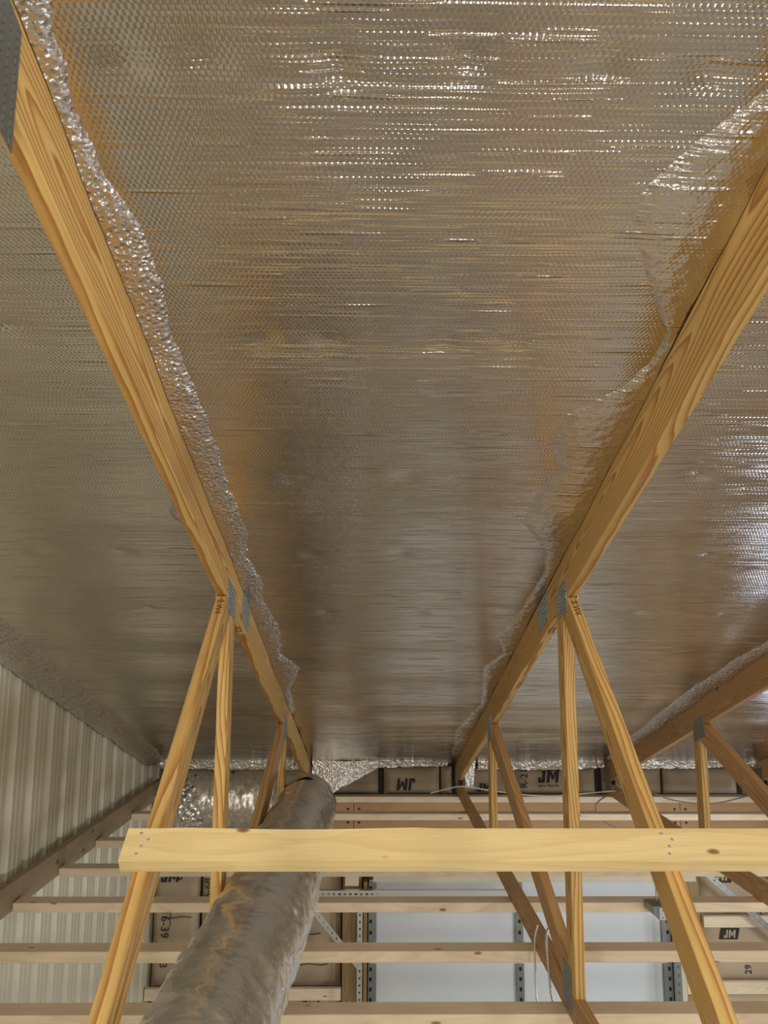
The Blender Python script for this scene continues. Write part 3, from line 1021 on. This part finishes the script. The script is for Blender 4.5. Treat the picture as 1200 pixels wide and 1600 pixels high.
def batt(x0, x1, z0, z1, yf, lab, seed):
    """puffed kraft-paper face: pillow-shaped, edges tucked back"""
    nx, nz = 16, 16
    X, Z = np.meshgrid(np.linspace(x0, x1, nx), np.linspace(z0, z1, nz))
    ex = np.minimum(X - x0, x1 - X) / 0.05
    ez = np.minimum(Z - z0, z1 - Z) / 0.05
    puff = np.sqrt(np.clip(np.minimum(np.minimum(ex, ez), 1), 0, 1))
    Y = yf + 0.055 * (1 - puff) + 0.012 * noise2(X * 9, Z * 7, seed)
    c = ((x0 + x1) / 2, yf, (z0 + z1) / 2)
    me = grid_mesh(X - c[0], Y - c[1], Z - c[2])
    bm = bmesh.new()
    bm.from_mesh(me)
    # back and sides
    bx = [bm.verts.new((sx, 0.09, sz)) for sx, sz in ((x0 - c[0], z0 - c[2]), (x1 - c[0], z0 - c[2]), (x1 - c[0], z1 - c[2]), (x0 - c[0], z1 - c[2]))]
    bm.faces.new(bx)
    bm.verts.ensure_lookup_table()
    cn = [bm.verts[0], bm.verts[nx - 1], bm.verts[nx * nz - 1], bm.verts[nx * (nz - 1)]]
    for i in range(4):
        j = (i + 1) % 4
        bm.faces.new((cn[i], cn[j], bx[j], bx[i]))
    me2 = bpy.data.meshes.new('mesh')
    bm.to_mesh(me2)
    bm.free()
    o = link('insulation_batt', me2, M['paper'], None, Matrix.Translation(c))
    setp(o, lab, 'insulation', 'paper-faced insulation batts')
    o['yf'] = yf
    return o


def mark(par, body, x, z, size, rot=0, box_=None, mat='ink'):
    """print on a batt; rot in degrees in the wall plane; box_ = (w,h) dark block with paper-coloured letters"""
    yf = par['yf'] - 0.012
    ca, sa = math.cos(R(rot)), math.sin(R(rot))
    ex, ey = Vector((ca, 0, sa)), Vector((-sa, 0, ca))
    if box_:
        bm = bmesh.new()
        wd, ht = box_
        sk = 0.12 * ht
        v = [bm.verts.new(c) for c in ((-wd / 2 - sk, -ht / 2, 0), (wd / 2 - sk, -ht / 2, 0), (wd / 2 + sk, ht / 2, 0), (-wd / 2 + sk, ht / 2, 0))]
        v2 = [bm.verts.new(c.co + Vector((0, 0, -0.002))) for c in v]
        bm.faces.new(v)
        for i in range(4):
            bm.faces.new((v[i], v2[i], v2[(i + 1) % 4], v[(i + 1) % 4]))
        blk = link('printed_mark', done(bm), M['ink'], par, frame((x, yf, z), ex, ey, (0, -1, 0)))
        link('printed_letters', letters_jm(size * 0.72) if body == 'JM' else text_mesh(body, size), M['paper'], blk, frame((x, yf - 0.0015, z), ex, ey, (0, -1, 0)))
    else:
        link('printed_mark', letters_jm(size * 0.72) if body == 'JM' else text_mesh(body, size), M[mat], par, frame((x, yf, z), ex, ey, (0, -1, 0)))


YU = 6.78
# upper row between the truss heels
ub = []
for x0, x1, lab, sd in ((-1.78, -1.20, 'small kraft-paper insulation batt above the gathered duct end', 1), (-1.19, -0.57, 'kraft-paper insulation batt above the left duct run', 2),
                        (-0.49, 0.04, 'kraft-paper insulation batt behind the hanging foil flap', 3), (0.09, 0.56, 'kraft-paper insulation batt with an upside-down logo between the two main trusses', 4),
                        (0.575, 0.665, 'narrow kraft-paper insulation strip beside the right truss heel', 5), (0.72, 1.16, 'kraft-paper insulation batt with cut-off lettering right of the right truss heel', 6),
                        (1.19, 1.72, 'kraft-paper insulation batt with an upright logo and rotated numbers', 7), (1.73, 1.885, 'narrow kraft-paper insulation piece left of the far right truss heel', 8),
                        (1.95, 2.45, 'kraft-paper insulation batt behind the right sloping web', 9), (2.47, 3.1, 'kraft-paper insulation batt behind the far right vertical web', 10),
                        (3.15, 3.8, 'kraft-paper insulation batt at the right edge under the eave', 12)):
    ub.append(batt(x0, x1, -1.36, -1.14, YU, lab, sd))
mark(ub[3], 'JM', 0.275, -1.275, 0.135, 180)
bmk = ub[3]
mark(ub[6], 'JM', 1.48, -1.205, 0.155, 0)
mark(ub[6], 'Johns Manville', 1.48, -1.285, 0.030, 0)
mark(ub[6], 'R-21', 1.275, -1.225, 0.085, 90)
mark(ub[5], 'JM', 0.93, -1.30, 0.10, 0)

YL = 6.72
lb = [batt(-1.79, -1.42, -2.84, -1.95, YL, 'kraft-paper insulation batt with logo and pencil cross, in the far left corner', 21),
      batt(-1.40, -0.93, -2.84, -1.95, YL, 'kraft-paper insulation batt with rotated numbers behind the duct', 22),
      batt(-0.92, -0.26, -2.84, -1.70, YL, 'kraft-paper insulation batt behind the diagonal slotted angle', 23),
      batt(-0.92, -0.26, -4.3, -2.85, YL, 'kraft-paper insulation batt with logo below the left wall girt', 24),
      batt(-1.79, -0.93, -4.3, -2.85, YL, 'dark kraft-paper insulation batt at the lower left behind the duct', 25),
      batt(2.70, 3.20, -2.31, -1.66, YL, 'kraft-paper insulation batt with logo, directly right of the right sloping web under the brace', 26),
      batt(3.21, 3.75, -2.31, -1.66, YL, 'kraft-paper insulation batt at the right edge under the brace', 27),
      batt(2.70, 3.75, -2.81, -2.315, YL, 'kraft-paper insulation batt with block logo between the two right wall girts', 28),
      batt(2.70, 3.75, -4.3, -2.815, YL, 'grey kraft-paper insulation batt below the lower right wall girt', 29)]
mark(lb[0], 'JM', -1.655, -1.985, 0.13, 0, None)
mark(lb[0], '6', -1.575, -1.99, 0.09, 0)
mark(lb[0], '16-39', -1.685, -2.35, 0.095, -90)
mark(lb[0], '853', -1.685, -2.62, 0.085, -90)
mark(lb[1], '16-68', -1.345, -2.10, 0.085, 90)
mark(lb[1], '853', -1.345, -2.38, 0.085, 90)
mark(lb[3], 'JM', -0.49, -2.935, 0.085, 0, (0.135, 0.10))
mark(lb[5], 'JM', 2.885, -1.985, 0.10, 180, (0.155, 0.105))
mark(lb[7], 'JM', 2.91, -2.43, 0.085, 0, (0.15, 0.085))
mark(lb[7], '29', 3.05, -2.70, 0.075, 90)
mark(lb[7], '16-6', 3.05, -2.58, 0.075, 90)
mark(lb[6], '853', 3.27, -1.95, 0.085, 90)


def pencil(par, pts, r=0.0035):
    yf = par['yf'] - 0.014
    link('pencil_line', tube_mesh([(x, yf, z) for x, z in pts], r, 5, sub=4), M['ink'], par)


pencil(lb[0], [(-1.70, -2.30), (-1.62, -2.305), (-1.55, -2.295), (-1.47, -2.30)])
pencil(lb[0], [(-1.64, -2.22), (-1.64, -2.37)])
pencil(lb[2], [(-0.75, -2.43), (-0.62, -2.415), (-0.50, -2.43), (-0.42, -2.42)])
pencil(lb[2], [(-0.62, -2.67), (-0.52, -2.65), (-0.42, -2.66), (-0.36, -2.65)])
pencil(lb[7], [(2.76, -2.60), (2.86, -2.60)])

# ------------------------------------------------------------------ cables and wires
c1 = link('armoured_cable', tube_mesh([(0.664, 3.32, -1.17), (0.640, 3.26, -1.20), (0.625, 3.19, -1.27), (0.620, 3.14, -1.40), (0.640, 3.02, -1.9), (0.66, 3.0, -2.6)], 0.0036, 8, 0.0011, 0.008, sub=90), M['galv_light'])
setp(c1, 'ribbed silver cable hanging from the right truss, the left of two', 'cable')
c2 = link('armoured_cable', tube_mesh([(0.715, 3.36, -1.197), (0.69, 3.28, -1.190), (0.672, 3.20, -1.190), (0.660, 3.12, -1.225), (0.652, 3.05, -1.30), (0.652, 2.99, -1.40), (0.655, 2.965, -2.0), (0.66, 2.96, -2.6)], 0.0040, 8, 0.0011, 0.008, sub=90), M['galv_light'])
setp(c2, 'ribbed silver cable looped over the right bottom chord, the right of two', 'cable')
w1 = link('wire', tube_mesh([(0.45, 6.36, -1.265), (0.60, 6.30, -1.215), (0.72, 6.28, -1.20), (0.98, 6.3, -1.24), (1.35, 6.3, -1.275), (1.65, 6.3, -1.255), (1.88, 6.25, -1.225), (2.15, 6.3, -1.235)], 0.005, 6), M['white'])
setp(w1, 'thin white wire draped along the eave past the right truss heel', 'wire')
w2 = link('wire', tube_mesh([(1.96, 6.20, -1.20), (1.80, 6.22, -1.26), (1.72, 6.22, -1.33), (1.76, 6.2, -1.43), (1.90, 6.2, -1.50), (2.10, 6.2, -1.55)], 0.006, 6), M['grey'])
setp(w2, 'grey wire loop hanging below the far right truss heel', 'wire')
w3 = link('wire', tube_mesh([(2.15, 6.3, -1.23), (2.35, 6.28, -1.30), (2.65, 6.28, -1.325), (2.95, 6.3, -1.27), (3.1, 6.3, -1.23)], 0.005, 6), M['grey'])
setp(w3, 'dark wire sagging behind the far right vertical web', 'wire')
w4 = link('wire', tube_mesh([(-1.35, 6.0, -1.13), (-1.2, 5.8, -1.14), (-1.05, 5.6, -1.11)], 0.004, 6), M['white'])
setp(w4, 'short thin wire above the left duct run', 'wire')
